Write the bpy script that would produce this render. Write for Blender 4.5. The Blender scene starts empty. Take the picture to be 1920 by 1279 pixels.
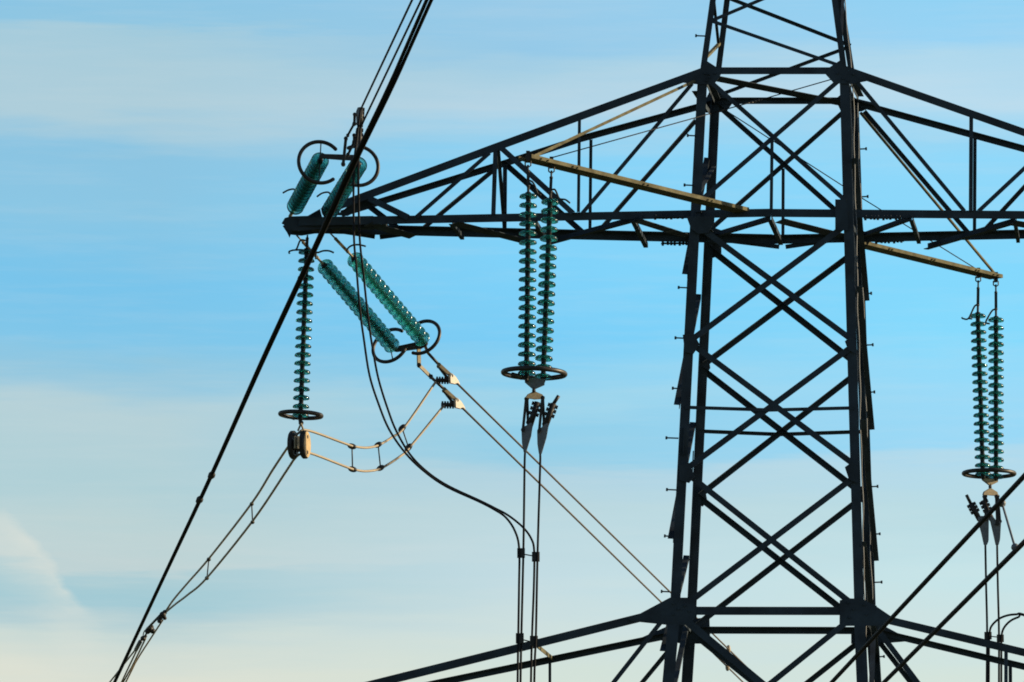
import bpy, bmesh, math, random
from mathutils import Vector, Matrix
random.seed(7)
C = bpy.context.scene.collection
scn = bpy.context.scene
R = math.radians

# ------------------------------------------------------------------ camera
F = 9000.0                       # focal length in photo pixels (1920 wide)
PITCH = R(9.3)
CAM = Vector((0, 0, 1.6))
cd = bpy.data.cameras.new('camera'); cam = bpy.data.objects.new('camera', cd); C.objects.link(cam)
cd.sensor_width = 36; cd.lens = F / 1920 * 36; cd.clip_start = 0.5; cd.clip_end = 20000
cam.location = CAM; cam.rotation_euler = (R(90) + PITCH, 0, 0)
scn.camera = cam
scn.render.resolution_x = 1024; scn.render.resolution_y = 682

# ------------------------------------------------------------------ sun + sky
SUN_EL, SUN_AZ = R(15), R(78)    # azimuth clockwise from +Y (away from the camera), so the sun stands to the right, a little behind the tower
sd = bpy.data.lights.new('sun', 'SUN'); sd.energy = 5.0; sd.angle = R(0.5); sd.color = (1.0, 0.80, 0.52)
sun = bpy.data.objects.new('sun', sd); C.objects.link(sun)
sdir = Vector((math.cos(SUN_EL) * math.sin(SUN_AZ), math.cos(SUN_EL) * math.cos(SUN_AZ), math.sin(SUN_EL)))
sun.rotation_euler = sdir.to_track_quat('Z', 'Y').to_euler(); sun.location = (60, 0, 60)

W = bpy.data.worlds.new('World'); scn.world = W; W.use_nodes = True
nt = W.node_tree; nt.nodes.clear()
def N_(t, **k):
    n = nt.nodes.new(t)
    for a, b in k.items(): setattr(n, a, b)
    return n
def L_(a, b): nt.links.new(a, b)
def M_(op, a, b=None, clamp=False):
    n = N_('ShaderNodeMath', operation=op, use_clamp=clamp)
    for i, s in enumerate((a, b)):
        if s is None: continue
        if isinstance(s, (int, float)): n.inputs[i].default_value = s
        else: L_(s, n.inputs[i])
    return n.outputs[0]
def lin(c): return tuple((x / 255 / 12.92) if x / 255 < .04045 else ((x / 255 + .055) / 1.055) ** 2.4 for x in c) + (1,)
STR = 0.07
out = N_('ShaderNodeOutputWorld'); bg = N_('ShaderNodeBackground'); bg.inputs[1].default_value = STR; L_(bg.outputs[0], out.inputs[0])
sky = N_('ShaderNodeTexSky'); sky.sky_type = 'NISHITA'; sky.sun_disc = False
sky.sun_elevation = SUN_EL; sky.sun_rotation = SUN_AZ; sky.air_density = 1.0; sky.dust_density = 0.6; sky.ozone_density = 2.0
tc = N_('ShaderNodeTexCoord'); sep = N_('ShaderNodeSeparateXYZ'); L_(tc.outputs['Generated'], sep.inputs[0])
dx, dy, dz = sep.outputs
# broad stretched noise bends the cloud bands
def noise(sx, sz, scale, detail, off, rough=.5, tilt=0.0):
    mp = N_('ShaderNodeMapping'); mp.inputs['Scale'].default_value = (sx, sx, sz); mp.inputs['Location'].default_value = off
    mp.inputs['Rotation'].default_value = (0, tilt, 0)
    L_(tc.outputs['Generated'], mp.inputs[0])
    n = N_('ShaderNodeTexNoise'); n.inputs['Scale'].default_value = scale; n.inputs['Detail'].default_value = detail; n.inputs['Roughness'].default_value = rough
    L_(mp.outputs[0], n.inputs['Vector']); return n.outputs[0]
warp = M_('MULTIPLY', M_('SUBTRACT', noise(1, 4.0, 9, 3, (3.1, 0, 1.7)), .5), .016)
fine = M_('MULTIPLY', M_('SUBTRACT', noise(1, 11, 26, 4, (0.4, 2.0, 5.7), .55, R(2)), .5), .011)
tilt = M_('MULTIPLY', dx, 0.0)
zz = M_('ADD', M_('ADD', M_('ADD', dz, warp), fine), tilt)
def zof(v): return math.sin(PITCH + math.atan((639.5 - v) / F))
Z0, Z1 = 0.05, 0.30
t = M_('DIVIDE', M_('SUBTRACT', zz, Z0), Z1 - Z0, clamp=True)
def ramp(stops, interp='LINEAR'):
    r = N_('ShaderNodeValToRGB'); cr = r.color_ramp; cr.interpolation = interp
    pts = sorted(((zof(v) - Z0) / (Z1 - Z0), lin(c)) for v, c in stops)
    cr.elements[0].position, cr.elements[0].color = pts[0]; cr.elements[1].position, cr.elements[1].color = pts[-1]
    for p, c in pts[1:-1]:
        e = cr.elements.new(p); e.color = c
    L_(t, r.inputs[0]); return r.outputs[0]
left = ramp([(1600, (226, 224, 204)), (1279, (222, 226, 213)), (1190, (203, 219, 215)), (1150, (180, 208, 214)), (1115, (162, 203, 214)), (1068, (172, 206, 214)), (1048, (195, 213, 214)), (1000, (190, 213, 215)), (900, (178, 210, 217)), (780, (184, 211, 218)), (700, (148, 201, 226)), (640, (130, 200, 235)), (530, (122, 198, 237)), (400, (140, 200, 230)), (290, (140, 198, 228)), (215, (176, 208, 221)), (150, (173, 207, 221)), (72, (166, 205, 222)), (50, (145, 200, 228)), (0, (138, 198, 230)), (-300, (120, 185, 228))])
mid = ramp([(1600, (226, 226, 206)), (1279, (214, 228, 218)), (1190, (208, 226, 225)), (1080, (197, 222, 229)), (960, (188, 217, 225)), (880, (178, 213, 228)), (850, (152, 208, 232)), (800, (146, 208, 235)), (760, (160, 214, 236)), (700, (140, 210, 243)), (640, (122, 206, 248)), (500, (128, 212, 252)), (330, (136, 212, 249)), (290, (152, 212, 242)), (210, (183, 215, 232)), (130, (170, 210, 230)), (90, (150, 203, 234)), (0, (155, 205, 235)), (-300, (124, 190, 232))])
right = ramp([(1600, (226, 226, 206)), (1279, (214, 230, 222)), (1190, (207, 229, 229)), (1090, (200, 230, 234)), (960, (188, 222, 230)), (870, (180, 220, 238)), (840, (155, 218, 248)), (750, (155, 220, 250)), (640, (135, 220, 255)), (540, (132, 218, 255)), (330, (145, 218, 252)), (280, (152, 216, 247)), (200, (188, 222, 240)), (110, (175, 218, 240)), (60, (155, 213, 246)), (0, (148, 212, 246)), (-300, (126, 195, 236))])
m0 = N_('ShaderNodeMix', data_type='RGBA'); L_(M_('DIVIDE', M_('ADD', dx, .073), .077, clamp=True), m0.inputs['Factor']); L_(left, m0.inputs[6]); L_(mid, m0.inputs[7])
mx = N_('ShaderNodeMix', data_type='RGBA'); L_(M_('DIVIDE', M_('SUBTRACT', dx, .0044), .083, clamp=True), mx.inputs['Factor']); L_(m0.outputs[2], mx.inputs[6]); L_(right, mx.inputs[7])
# faint cirrus streaks
ci = M_('MULTIPLY', M_('SUBTRACT', noise(1, 13, 34, 7, (6.2, 1.1, 3.3), .62, R(-3)), .46, clamp=True), .32, clamp=True)
mc = N_('ShaderNodeMix', data_type='RGBA'); L_(ci, mc.inputs['Factor']); L_(mx.outputs[2], mc.inputs[6]); mc.inputs[7].default_value = lin((222, 228, 226)); mx = mc
# feathery wisp low on the left: sharp upper edge, soft and fibrous below
fib = M_('MULTIPLY', M_('SUBTRACT', noise(2, 6, 34, 6, (9, 1, 2), .62, R(18)), .5), .0075)
dxx = M_('ADD', dx, fib)
wr = N_('ShaderNodeValToRGB'); L_(M_('DIVIDE', M_('ADD', dxx, .1053), .0215, clamp=True), wr.inputs[0])
UP_ = [(0, 958), (45, 995), (90, 1048), (120, 1092), (150, 1128), (200, 1160)]
cr = wr.color_ramp; cr.elements[0].position = 0; cr.elements[1].position = 1
for i, (u, v) in enumerate(UP_):
    e = cr.elements[0] if i == 0 else cr.elements[-1] if i == len(UP_) - 1 else cr.elements.new(u / 200)
    q = (v - 950) / 250; e.color = (q, q, q, 1)
edge = M_('ADD', M_('MULTIPLY', wr.outputs[0], zof(1200) - zof(950)), zof(950))
dep = M_('ADD', M_('SUBTRACT', edge, M_('ADD', dz, M_('MULTIPLY', fine, .35))), M_('MULTIPLY', fib, .3))
w1 = M_('MULTIPLY', M_('DIVIDE', dep, .0028, clamp=True), M_('SUBTRACT', 1.0, M_('DIVIDE', dep, .0200, clamp=True)))
w1 = M_('MULTIPLY', w1, M_('DIVIDE', M_('SUBTRACT', -.0845, dxx), .0085, clamp=True))
wis = M_('MULTIPLY', w1, M_('ADD', .16, M_('MULTIPLY', noise(2, 7, 60, 6, (2, 5, 1), .62, R(20)), .8)), clamp=True)
mw = N_('ShaderNodeMix', data_type='RGBA'); L_(wis, mw.inputs['Factor']); L_(mx.outputs[2], mw.inputs[6]); mw.inputs[7].default_value = lin((224, 228, 219))
sc = N_('ShaderNodeVectorMath', operation='SCALE'); L_(mw.outputs[2], sc.inputs[0]); sc.inputs['Scale'].default_value = 1 / STR
# cloud veil only in the low eastern sky; clear Nishita sky everywhere else
veil = M_('MULTIPLY', M_('SUBTRACT', 1.0, M_('DIVIDE', M_('SUBTRACT', dz, .24), .14, clamp=True)), M_('DIVIDE', M_('SUBTRACT', dy, .55), .35, clamp=True))
mf = N_('ShaderNodeMix', data_type='RGBA'); L_(M_('MULTIPLY', veil, .97), mf.inputs['Factor']); L_(sky.outputs[0], mf.inputs[6]); L_(sc.outputs[0], mf.inputs[7])
L_(mf.outputs[2], bg.inputs[0])

scn.cycles.filter_width = 1.8
vs = scn.view_settings; vs.view_transform = 'Standard'; vs.look = 'None'; vs.exposure = 0; vs.gamma = 1; vs.use_curve_mapping = False
scn.render.engine = 'CYCLES'
scn.cycles.max_bounces = 16; scn.cycles.transparent_max_bounces = 40; scn.cycles.transmission_bounces = 14; scn.cycles.caustics_refractive = True; scn.cycles.caustics_reflective = True

# ------------------------------------------------------------------ materials
def material(name, col, rough=.55, metal=0.0, vary=.25, scale=6.0, spec=.5, bump=0.0, tint=None):
    m = bpy.data.materials.new(name); m.use_nodes = True
    n = m.node_tree; b = n.nodes['Principled BSDF']
    b.inputs['Roughness'].default_value = rough; b.inputs['Metallic'].default_value = metal
    b.inputs['Specular IOR Level'].default_value = spec
    g = n.nodes.new('ShaderNodeNewGeometry'); no = n.nodes.new('ShaderNodeTexNoise'); no.inputs['Scale'].default_value = scale; no.inputs['Detail'].default_value = 6
    n.links.new(g.outputs['Position'], no.inputs['Vector'])
    r = n.nodes.new('ShaderNodeValToRGB'); n.links.new(no.outputs[0], r.inputs[0])
    tint = tint or col
    r.color_ramp.elements[0].position = .32; r.color_ramp.elements[1].position = .7
    r.color_ramp.elements[0].color = tuple(c * (1 - vary) for c in tint) + (1,)
    r.color_ramp.elements[1].color = tuple(min(1, c * (1 + vary)) for c in col) + (1,)
    n.links.new(r.outputs[0], b.inputs['Base Color'])
    if bump:
        bp = n.nodes.new('ShaderNodeBump'); bp.inputs['Strength'].default_value = bump; bp.inputs['Distance'].default_value = .01
        n.links.new(no.outputs[0], bp.inputs['Height']); n.links.new(bp.outputs[0], b.inputs['Normal'])
    return m
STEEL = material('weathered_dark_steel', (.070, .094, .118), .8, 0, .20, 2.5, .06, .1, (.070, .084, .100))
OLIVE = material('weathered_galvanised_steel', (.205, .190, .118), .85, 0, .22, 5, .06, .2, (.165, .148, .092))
FIT = material('forged_fittings', (.055, .050, .047), .5, 0, .3, 6, .4)
CAP = material('dark_insulator_cap', (.028, .034, .042), .5, 0, .3, 6, .4)
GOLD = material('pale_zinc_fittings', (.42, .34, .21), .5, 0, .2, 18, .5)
ALU = material('sunlit_cast_aluminium', (.56, .50, .41), .5, 0, .12, 16, .5)  # paler, warmer copy: sunlight on the lower clamps is put into the colour
ALUD = material('shade_grey_aluminium', (.26, .28, .30), .5, 0, .2, 16, .5)  # same aluminium greyed: the shade on the unlit clamps is in the colour
CABLE = material('sunlit_aluminium_cable', (.50, .41, .29), .5, 0, .12, 2, .4)  # brightened cable: golden sunlight along its edges is put into the colour
CABLED = material('shaded_aluminium_cable', (.13, .10, .068), .55, 0, .15, 2, .3)  # darkened copy of CABLE, the outgoing pair's shade put into the colour
DARKC = material('blackened_cable', (.024, .024, .028), .7, 0, .25, 2, .12)
RINGM = material('grading_ring_metal', (.050, .042, .036), .45, 0, .25, 5, .5)
CONC = material('concrete', (.32, .31, .29), .85, 0, .15, 5)
GRASS = material('meadow_grass', (.055, .075, .028), .9, 0, .4, .3)
GLASS = bpy.data.materials.new('teal_toughened_glass'); GLASS.use_nodes = True
_t = GLASS.node_tree; _t.nodes.clear()
_o = _t.nodes.new('ShaderNodeOutputMaterial')
_tr = _t.nodes.new('ShaderNodeBsdfTransparent'); _tr.inputs[0].default_value = (.60, .96, .97, 1)
_tl = _t.nodes.new('ShaderNodeBsdfTranslucent')
_n = _t.nodes.new('ShaderNodeTexNoise'); _n.inputs['Scale'].default_value = 7
_r = _t.nodes.new('ShaderNodeValToRGB'); _oi = _t.nodes.new('ShaderNodeObjectInfo'); _t.links.new(_oi.outputs['Random'], _r.inputs[0]); _t.links.new(_r.outputs[0], _tl.inputs[0])
_r.color_ramp.elements[0].color = (.03, .68, .56, 1); _r.color_ramp.elements[1].color = (.08, .90, .80, 1)
_g = _t.nodes.new('ShaderNodeBsdfGlossy'); _g.inputs['Roughness'].default_value = .22
_f = _t.nodes.new('ShaderNodeFresnel'); _f.inputs['IOR'].default_value = 1.5
_m1 = _t.nodes.new('ShaderNodeMixShader'); _m1.inputs[0].default_value = .32; _t.links.new(_tr.outputs[0], _m1.inputs[1]); _t.links.new(_tl.outputs[0], _m1.inputs[2])
_m2 = _t.nodes.new('ShaderNodeMixShader'); _fa = _t.nodes.new('ShaderNodeMath'); _fa.operation = 'ADD'; _fa.inputs[1].default_value = .07; _t.links.new(_f.outputs[0], _fa.inputs[0]); _t.links.new(_fa.outputs[0], _m2.inputs[0]); _t.links.new(_m1.outputs[0], _m2.inputs[1]); _t.links.new(_g.outputs[0], _m2.inputs[2])
_rf = _t.nodes.new('ShaderNodeBsdfGlass'); _rf.inputs['Color'].default_value = (.56, .97, .97, 1); _rf.inputs['Roughness'].default_value = .05; _rf.inputs['IOR'].default_value = 1.5
_m3 = _t.nodes.new('ShaderNodeMixShader'); _m3.inputs[0].default_value = .5; _t.links.new(_m2.outputs[0], _m3.inputs[1]); _t.links.new(_rf.outputs[0], _m3.inputs[2])
_t.links.new(_m3.outputs[0], _o.inputs[0])

# ------------------------------------------------------------------ helpers
def U(u, v, Y):
    """world point on the plane y = Y seen at photo pixel (u, v)"""
    d = Vector(((u - 960) / F, math.cos(PITCH) + math.sin(PITCH) * (v - 639.5) / F, math.sin(PITCH) - math.cos(PITCH) * (v - 639.5) / F))
    return CAM + d * (Y / d.y)
def px(Y): return 1.0 / (F / (Y * 1.02))      # metres per photo pixel at depth Y
def interp(x, pts):
    if x <= pts[0][0]: return pts[0][1]
    for (a, b), (c, d) in zip(pts, pts[1:]):
        if x <= c: return b + (d - b) * (x - a) / (c - a)
    return pts[-1][1]
YC = 91.5
def hn(v): return interp(v, [(-780, .06), (135, 1.25), (400, 1.40), (1146, 1.75), (1279, 1.95), (3760, 4.6)])
def hf(v): return interp(v, [(-730, .06), (190, 1.25), (445, 1.40), (1182, 1.75), (1315, 1.95), (3500, 4.6)])
def shrink(u, v):
    d = max(0, 1300 - u, u - 1600)
    return (.00128 if v < 1000 else .0004) * d
def Nn(u, v): return U(u, v, YC - max(.30, hn(v) - shrink(u, v)))     # near face of the tower
def Ff(u, v): return U(u, v, YC + max(.30, hf(v) - shrink(u, v)))     # far face
def root(name, loc, label, cat, group=None):
    o = bpy.data.objects.new(name, None); o.empty_display_size = .3; C.objects.link(o); o.location = loc
    o['label'] = label; o['category'] = cat
    if group: o['group'] = group
    return o
def base_of(o):
    while o.parent: o = o.parent
    return o.location if o.type == 'EMPTY' else Vector()
def build(name, bm, mat, parent=None, smooth=False, label=None, cat=None, group=None, kind=None):
    me = bpy.data.meshes.new(name)
    bmesh.ops.recalc_face_normals(bm, faces=bm.faces[:])
    bm.to_mesh(me); bm.free()
    me.materials.append(mat)
    o = bpy.data.objects.new(name, me); C.objects.link(o)
    if parent:
        o.parent = parent; me.transform(Matrix.Translation(-base_of(parent)))
    else:
        # origin at the first vertex so the thing carries its own place
        p = me.vertices[0].co.copy(); me.transform(Matrix.Translation(-p)); o.location = p
    if smooth: me.polygons.foreach_set('use_smooth', [True] * len(me.polygons))
    for k, v in (('label', label), ('category', cat), ('group', group), ('kind', kind)):
        if v: o[k] = v
    return o
def hexa(bm, c):
    v = [bm.verts.new(p) for p in c]
    for f in ((0, 1, 2, 3), (7, 6, 5, 4), (0, 4, 5, 1), (1, 5, 6, 2), (2, 6, 7, 3), (3, 7, 4, 0)): bm.faces.new([v[i] for i in f])
def beam(bm, P, Q, a, b, w, h):
    """rectangular bar P-Q, w along a, h along b (both centred)"""
    a = a * (w / 2); b = b * (h / 2)
    hexa(bm, [P - a - b, P + a - b, P + a + b, P - a + b, Q - a - b, Q + a - b, Q + a + b, Q - a + b])
jit = [0]
def angle(bm, P, Q, w, n, t=None, flip=1, out=-1, d2=None):
    """L-section: one flange in the face plane, the other along out*n at one edge"""
    jit[0] = (jit[0] * 7 + 3) % 11
    n = n.normalized(); d = (Q - P).normalized()
    a = n.cross(d).normalized(); n = d.cross(a).normalized()
    if a.z < 0 or (abs(a.z) < .05 and a.x < 0): a = -a
    t = t or max(.010, w * .11); d2 = d2 or w
    o = n * (.001 + .0017 * jit[0]); P = P + o; Q = Q + o
    beam(bm, P, Q, a, n, w, t)
    e = a * (flip * (w / 2 - t / 2)) + n * out * (d2 / 2 + t / 2)
    beam(bm, P + e, Q + e, a, n, t, d2)
def prism(bm, pts, th, n=Vector((0, 1, 0))):
    n = n.normalized() * (th / 2)
    A = [bm.verts.new(p - n) for p in pts]; B = [bm.verts.new(p + n) for p in pts]
    bm.faces.new(A); bm.faces.new(B[::-1]); k = len(pts)
    for i in range(k): bm.faces.new((A[i], A[(i + 1) % k], B[(i + 1) % k], B[i]))
def catmull(pts, m=8):
    if len(pts) < 3: return pts
    P = [pts[0] * 2 - pts[1]] + list(pts) + [pts[-1] * 2 - pts[-2]]; out_ = []
    for i in range(1, len(P) - 2):
        for j in range(m):
            s = j / m; a, b, c, d = P[i - 1:i + 3]
            out_.append(.5 * ((2 * b) + (c - a) * s + (2 * a - 5 * b + 4 * c - d) * s * s + (3 * b - a - 3 * c + d) * s ** 3))
    return out_ + [pts[-1]]
def tube(bm, pts, r, seg=8, closed=False, taper=None):
    k = len(pts); rings = []; up = None
    for i, p in enumerate(pts):
        if closed: d = pts[(i + 1) % k] - pts[i - 1]
        else: d = pts[min(i + 1, k - 1)] - pts[max(i - 1, 0)]
        d.normalize()
        if up is None: up = d.orthogonal().normalized()
        up = (up - d * up.dot(d)).normalized(); s = d.cross(up)
        rr = taper(i / (k - 1)) * r if taper else r
        rings.append([bm.verts.new(p + (up * math.cos(6.2832 * j / seg) + s * math.sin(6.2832 * j / seg)) * rr) for j in range(seg)])
    for i in range(k if closed else k - 1):
        A, B = rings[i], rings[(i + 1) % k]
        if closed and i == k - 1:
            o = min(range(seg), key=lambda q: (B[q].co - A[0].co).length); B = B[o:] + B[:o]
        for j in range(seg): bm.faces.new((A[j], A[(j + 1) % seg], B[(j + 1) % seg], B[j]))
    if not closed: bm.faces.new(rings[0][::-1]); bm.faces.new(rings[-1])
def lathe(bm, prof, M, seg=24, cap=True):
    rings = [[bm.verts.new(M @ Vector((r * math.cos(6.2832 * j / seg), r * math.sin(6.2832 * j / seg), z))) for j in range(seg)] for r, z in prof]
    for A, B in zip(rings, rings[1:]):
        for j in range(seg): bm.faces.new((A[j], A[(j + 1) % seg], B[(j + 1) % seg], B[j]))
    if cap: bm.faces.new(rings[0][::-1]); bm.faces.new(rings[-1])
def frame(p, axis, xhint=Vector((1, 0, 0))):
    z = axis.normalized(); x = (xhint - z * xhint.dot(z)).normalized(); y = z.cross(x)
    return Matrix(((x.x, y.x, z.x, p.x), (x.y, y.y, z.y, p.y), (x.z, y.z, z.z, p.z), (0, 0, 0, 1)))
def UT(pts, Y, k):
    """plate outline turned towards the sun: it runs k metres back per metre to the right"""
    u0 = sum(a for a, b in pts) / len(pts)
    return [U(a, b, Y + k * (a - u0) * px(Y)) for a, b in pts]
def blob(bm, p, r, axis=Vector((0, 0, 1)), l=1.0):
    lathe(bm, [(r * math.sin(a), -r * l * math.cos(a)) for a in (.35, .8, 1.2, 1.57, 1.95, 2.35, 2.8)], frame(p, axis), 10)
NB = bmesh.new
FRONT, BACK, LEFT, RIGHT, UP, DOWN = Vector((0, -1, 0)), Vector((0, 1, 0)), Vector((-1, 0, 0)), Vector((1, 0, 0)), Vector((0, 0, 1)), Vector((0, 0, -1))

# ------------------------------------------------------------------ ground: the photographer stands on a rise, the tower in the dip behind
def gz(x, y):
    d = math.hypot(x, y); s = min(1, max(0, (d - 8) / 62)); s = s * s * (3 - 2 * s)
    return -14 * s + .25 * math.sin(x * .05) * math.cos(y * .043) * s
bm = NB(); rad = [0, 4, 8, 14, 20, 28, 36, 45, 55, 66, 80, 95, 115, 140, 180, 260, 400, 800, 2000, 5000, 9000]; seg = 64; rings = []
for r_ in rad[1:]:
    rings.append([bm.verts.new((r_ * math.cos(6.28319 * j / seg), r_ * math.sin(6.28319 * j / seg), gz(r_ * math.cos(6.28319 * j / seg), r_ * math.sin(6.28319 * j / seg)))) for j in range(seg)])
c0 = bm.verts.new((0, 0, 0))
for j in range(seg): bm.faces.new((c0, rings[0][j], rings[0][(j + 1) % seg]))
for A, B in zip(rings, rings[1:]):
    for j in range(seg): bm.faces.new((A[j], B[j], B[(j + 1) % seg], A[(j + 1) % seg]))
build('ground', bm, GRASS, smooth=True, kind='structure')

# ------------------------------------------------------------------ lattice tower
GZ = -14.0
tower = root('lattice_tower', Vector((4.9, YC, GZ)), 'dark lattice steel power line tower with wide crossarms and crossed diagonal bracing', 'pylon')
def part(name, bm, mat=STEEL, smooth=False, label=None): return build(name, bm, mat, tower, smooth, label)
def foot(P, Q):      # extend P->Q down to the ground
    s = (GZ + .25 - P.z) / (Q.z - P.z); return P + (Q - P) * s
legs = {  # pixels of the leg centre line, top of body, lower waist, frame bottom, peak foot
 'nl': (Nn, [(1318, 134), (1266, 1136), (1253, 1279)], [(1444, -770), (1318, 134)], 1, FRONT),
 'nr': (Nn, [(1583, 134), (1611, 1136), (1617, 1279)], [(1462, -770), (1583, 134)], -1, FRONT),
 'fl': (Ff, [(1341, 188), (1297, 1140), (1288, 1279)], [(1452, -720), (1346, 140)], 1, BACK),
 'fr': (Ff, [(1600, 188), (1632, 1136), (1641, 1279)], [(1464, -720), (1597, 140)], -1, BACK)}
feet = {}
def leg_L(bm, P, Q, w, inx, iny, t):
    """heavy corner angle: one flange in the front/back face, one in the side face"""
    d = (Q - P).normalized()
    x = (Vector((inx, 0, 0)) - d * d.x * inx).normalized(); y = (Vector((0, iny, 0)) - d * d.y * iny).normalized()
    c = -x * (w / 2)
    beam(bm, P + c + x * w / 2 + y * t / 2, Q + c + x * w / 2 + y * t / 2, x, y, w, t)
    beam(bm, P + c + x * t / 2 + y * (t + w / 2 - .02), Q + c + x * t / 2 + y * (t + w / 2 - .02), x, y, t - .003, w - .04)
for key, (fn, body, peak, inx, fc) in legs.items():
    iny = -fc.y; bm = NB()
    pts = [fn(*p) for p in body]
    g = foot(pts[1], pts[2]); feet[key] = (pts[1], g)
    leg_L(bm, pts[0], pts[1], .185, inx, iny, .022)
    leg_L(bm, pts[1], g, .215, inx, iny, .024)
    pk = [fn(*p) for p in peak]
    leg_L(bm, pk[1], pk[0], .115, inx, iny, .016)
    part('leg', bm)
    bm = NB(); lathe(bm, [(.55, -.6), (.5, .1), (.42, .32)], frame(Vector((g.x, g.y, GZ)), UP), 16); part('footing', bm, CONC)

def mem(name, P, Q, w, n, flip=1, out=-1, mat=STEEL, d2=None):
    bm = NB(); angle(bm, P, Q, w, n, flip=flip, out=out, d2=d2); return part(name, bm, mat)
def near(name, a, b, w, flip=1): return mem(name, Nn(*a), Nn(*b), w, FRONT, flip)
def far(name, a, b, w, flip=1): return mem(name, Ff(*a), Ff(*b), w, BACK, flip)
D = 'diagonal_brace'
# body, three crossed panels
for a, b in (((1305, 421), (1597, 637)), ((1297, 637), (1590, 419)), ((1290, 640), (1605, 874)), ((1286, 880), (1600, 648)), ((1283, 884), (1606, 1139)), ((1282, 1137), (1604, 893))):
    near(D, a, b, .112)
for a, b in (((1325, 463), (1615, 690)), ((1320, 684), (1612, 466)), ((1315, 692), (1620, 929)), ((1311, 930), (1617, 692)), ((1308, 931), (1622, 1177)), ((1306, 1173), (1618, 932))):
    far(D, a, b, .110)
# upper body panel
near(D, (1326, 148), (1586, 377), .088); near(D, (1580, 145), (1310, 379), .088)
far(D, (1343, 196), (1606, 430), .086); far(D, (1600, 194), (1336, 427), .086)
near('vertical_brace', (1447.5, 262), (1446, 392), .062, -1); far('vertical_brace', (1468.5, 316), (1468, 444), .062, -1)
# thin struts in the middle panel
for fn, ps in ((near, ((1284, 764), (1440, 769), (1600, 765))), (far, ((1313, 809), (1462, 815), (1614, 810)))):
    fn('thin_strut', ps[0], ps[1], .066); fn('thin_strut', ps[1], ps[2], .066)
# level beams
H = 'horizontal_beam'
near(H, (1318, 133), (1590, 133), .135); far(H, (1340, 190), (1602, 190), .110)
near(H, (1268, 1145.5), (1612, 1146), .155); far(H, (1296, 1182), (1634, 1183), .128)
def flat(P, Q, w):      # tilted flat bar, its broad side turned down
    d = (Q - P).normalized(); h = d.cross(UP).normalized(); h = h if h.x > 0 else -h
    n = (h * .30 + DOWN * .95).normalized(); bm = NB(); beam(bm, P, Q, d.cross(n).normalized(), d.cross(d.cross(n)).normalized(), w, .012); return part('plan_brace', bm)
flat(Nn(1322, 143), Ff(1596, 197), .19)
# peak: zigzag lattice, the part in view first, then on up to the tip
near(D, (1332, 39), (1582, 126), .066); near(D, (1332, 40), (1572, -62), .066)
far(D, (1595, 86), (1359, -6), .062); far(D, (1345, 180), (1594, 88), .062); far(D, (1359, -6), (1572, -92), .062)
mem('side_brace', Ff(1350, 85), Nn(1338, -30), .05, LEFT, 1, 1); mem('side_brace', Nn(1323, 112), Ff(1352, 82), .05, LEFT, 1, 1, OLIVE)  # the olive brace has the golden sunlight on it put into its colour
mem('side_brace', Ff(1583, -8), Nn(1578, 90), .05, RIGHT, 1, -1)
def pk(fn, k, s):     # point on a peak leg
    a, b = legs[k][2]; return fn(a[0] + (b[0] - a[0]) * s, a[1] + (b[1] - a[1]) * s)
for i, s in enumerate((.77, .62, .47, .32, .18)):
    s2 = s - .14
    for fn, l, r, nn in ((Nn, 'nl', 'nr', FRONT), (Ff, 'fl', 'fr', BACK)):
        a, b = (l, r) if i % 2 else (r, l)
        mem(D, pk(fn, a, s), pk(fn, b, s2), .06, nn)
    mem('side_brace', pk(Nn, 'nl', s), pk(Ff, 'fl', s2), .05, LEFT); mem('side_brace', pk(Nn, 'nr', s2), pk(Ff, 'fr', s), .05, RIGHT)
# side faces: single diagonals with their stiffening flange outwards
for a, b in (((1318, 175), (1344, 215)), ((1299, 518), (1340, 300)), ((1284, 763), (1324, 556)), ((1272, 1014), (1313, 796)), ((1258, 1225), (1302, 1046))):
    mem('side_brace', Nn(*a) + LEFT * .09, Ff(*b) + LEFT * .09, .10, LEFT, 1, 1)
for a, b in (((1588, 300), (1612, 567)), ((1596, 540), (1621, 809)), ((1604, 790), (1629, 1055)), ((1583, 150), (1600, 185))):
    mem('side_brace', Nn(*a) + RIGHT * .09, Ff(*b) + RIGHT * .09, .10, RIGHT, 1, 1)
mem('side_brace', Nn(1306, 366), Ff(1336, 314), .07, LEFT, 1, -1); mem('side_brace', Nn(1612, 1020), Ff(1638, 1240), .10, RIGHT, 1, 1)
# level beams of the side faces
for a, b, n in (((1318, 136), (1342, 192), LEFT), ((1583, 136), (1600, 192), RIGHT), ((1266, 1146), (1297, 1182), LEFT), ((1612, 1146), (1634, 1183), RIGHT), ((1304, 402), (1330, 446), LEFT), ((1590, 402), (1608, 446), RIGHT)):
    mem('side_beam', Nn(*a), Ff(*b), .11, n)

# upper crossarms
AC, AD, AP = 'arm_chord', 'arm_diagonal', 'arm_post'
near(AC, (1446, 399), (560, 416), .155); near(AC, (1446, 399.5), (1930, 403.5), .155)
far(AC, (1446, 450), (560, 429), .165); far(AC, (1446, 450), (1930, 440), .155)
near(AC, (1316, 135), (928, 277), .150); near(AC, (928, 277), (604, 398), .150)
far(AC, (1340, 193), (1086, 262), .112); far(AC, (1086, 262), (925, 314), .112); far(AC, (925, 314), (640, 402), .112)
near(AC, (1586, 131), (1930, 252), .145); far(AC, (1600, 193), (1930, 283), .112)
near(AD, (692, 372), (765, 408), .12); far(AD, (690, 386), (745, 428), .10)
near(AD, (918, 287), (781, 407), .078); far(AD, (925, 320), (792, 430), .078)
near(AD, (938, 276), (1074, 400), .105); far(AD, (945, 306), (1094, 438), .098)
near(AD, (1298, 157), (1092, 400), .076); far(AD, (1305, 226), (1118, 440), .082)
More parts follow.
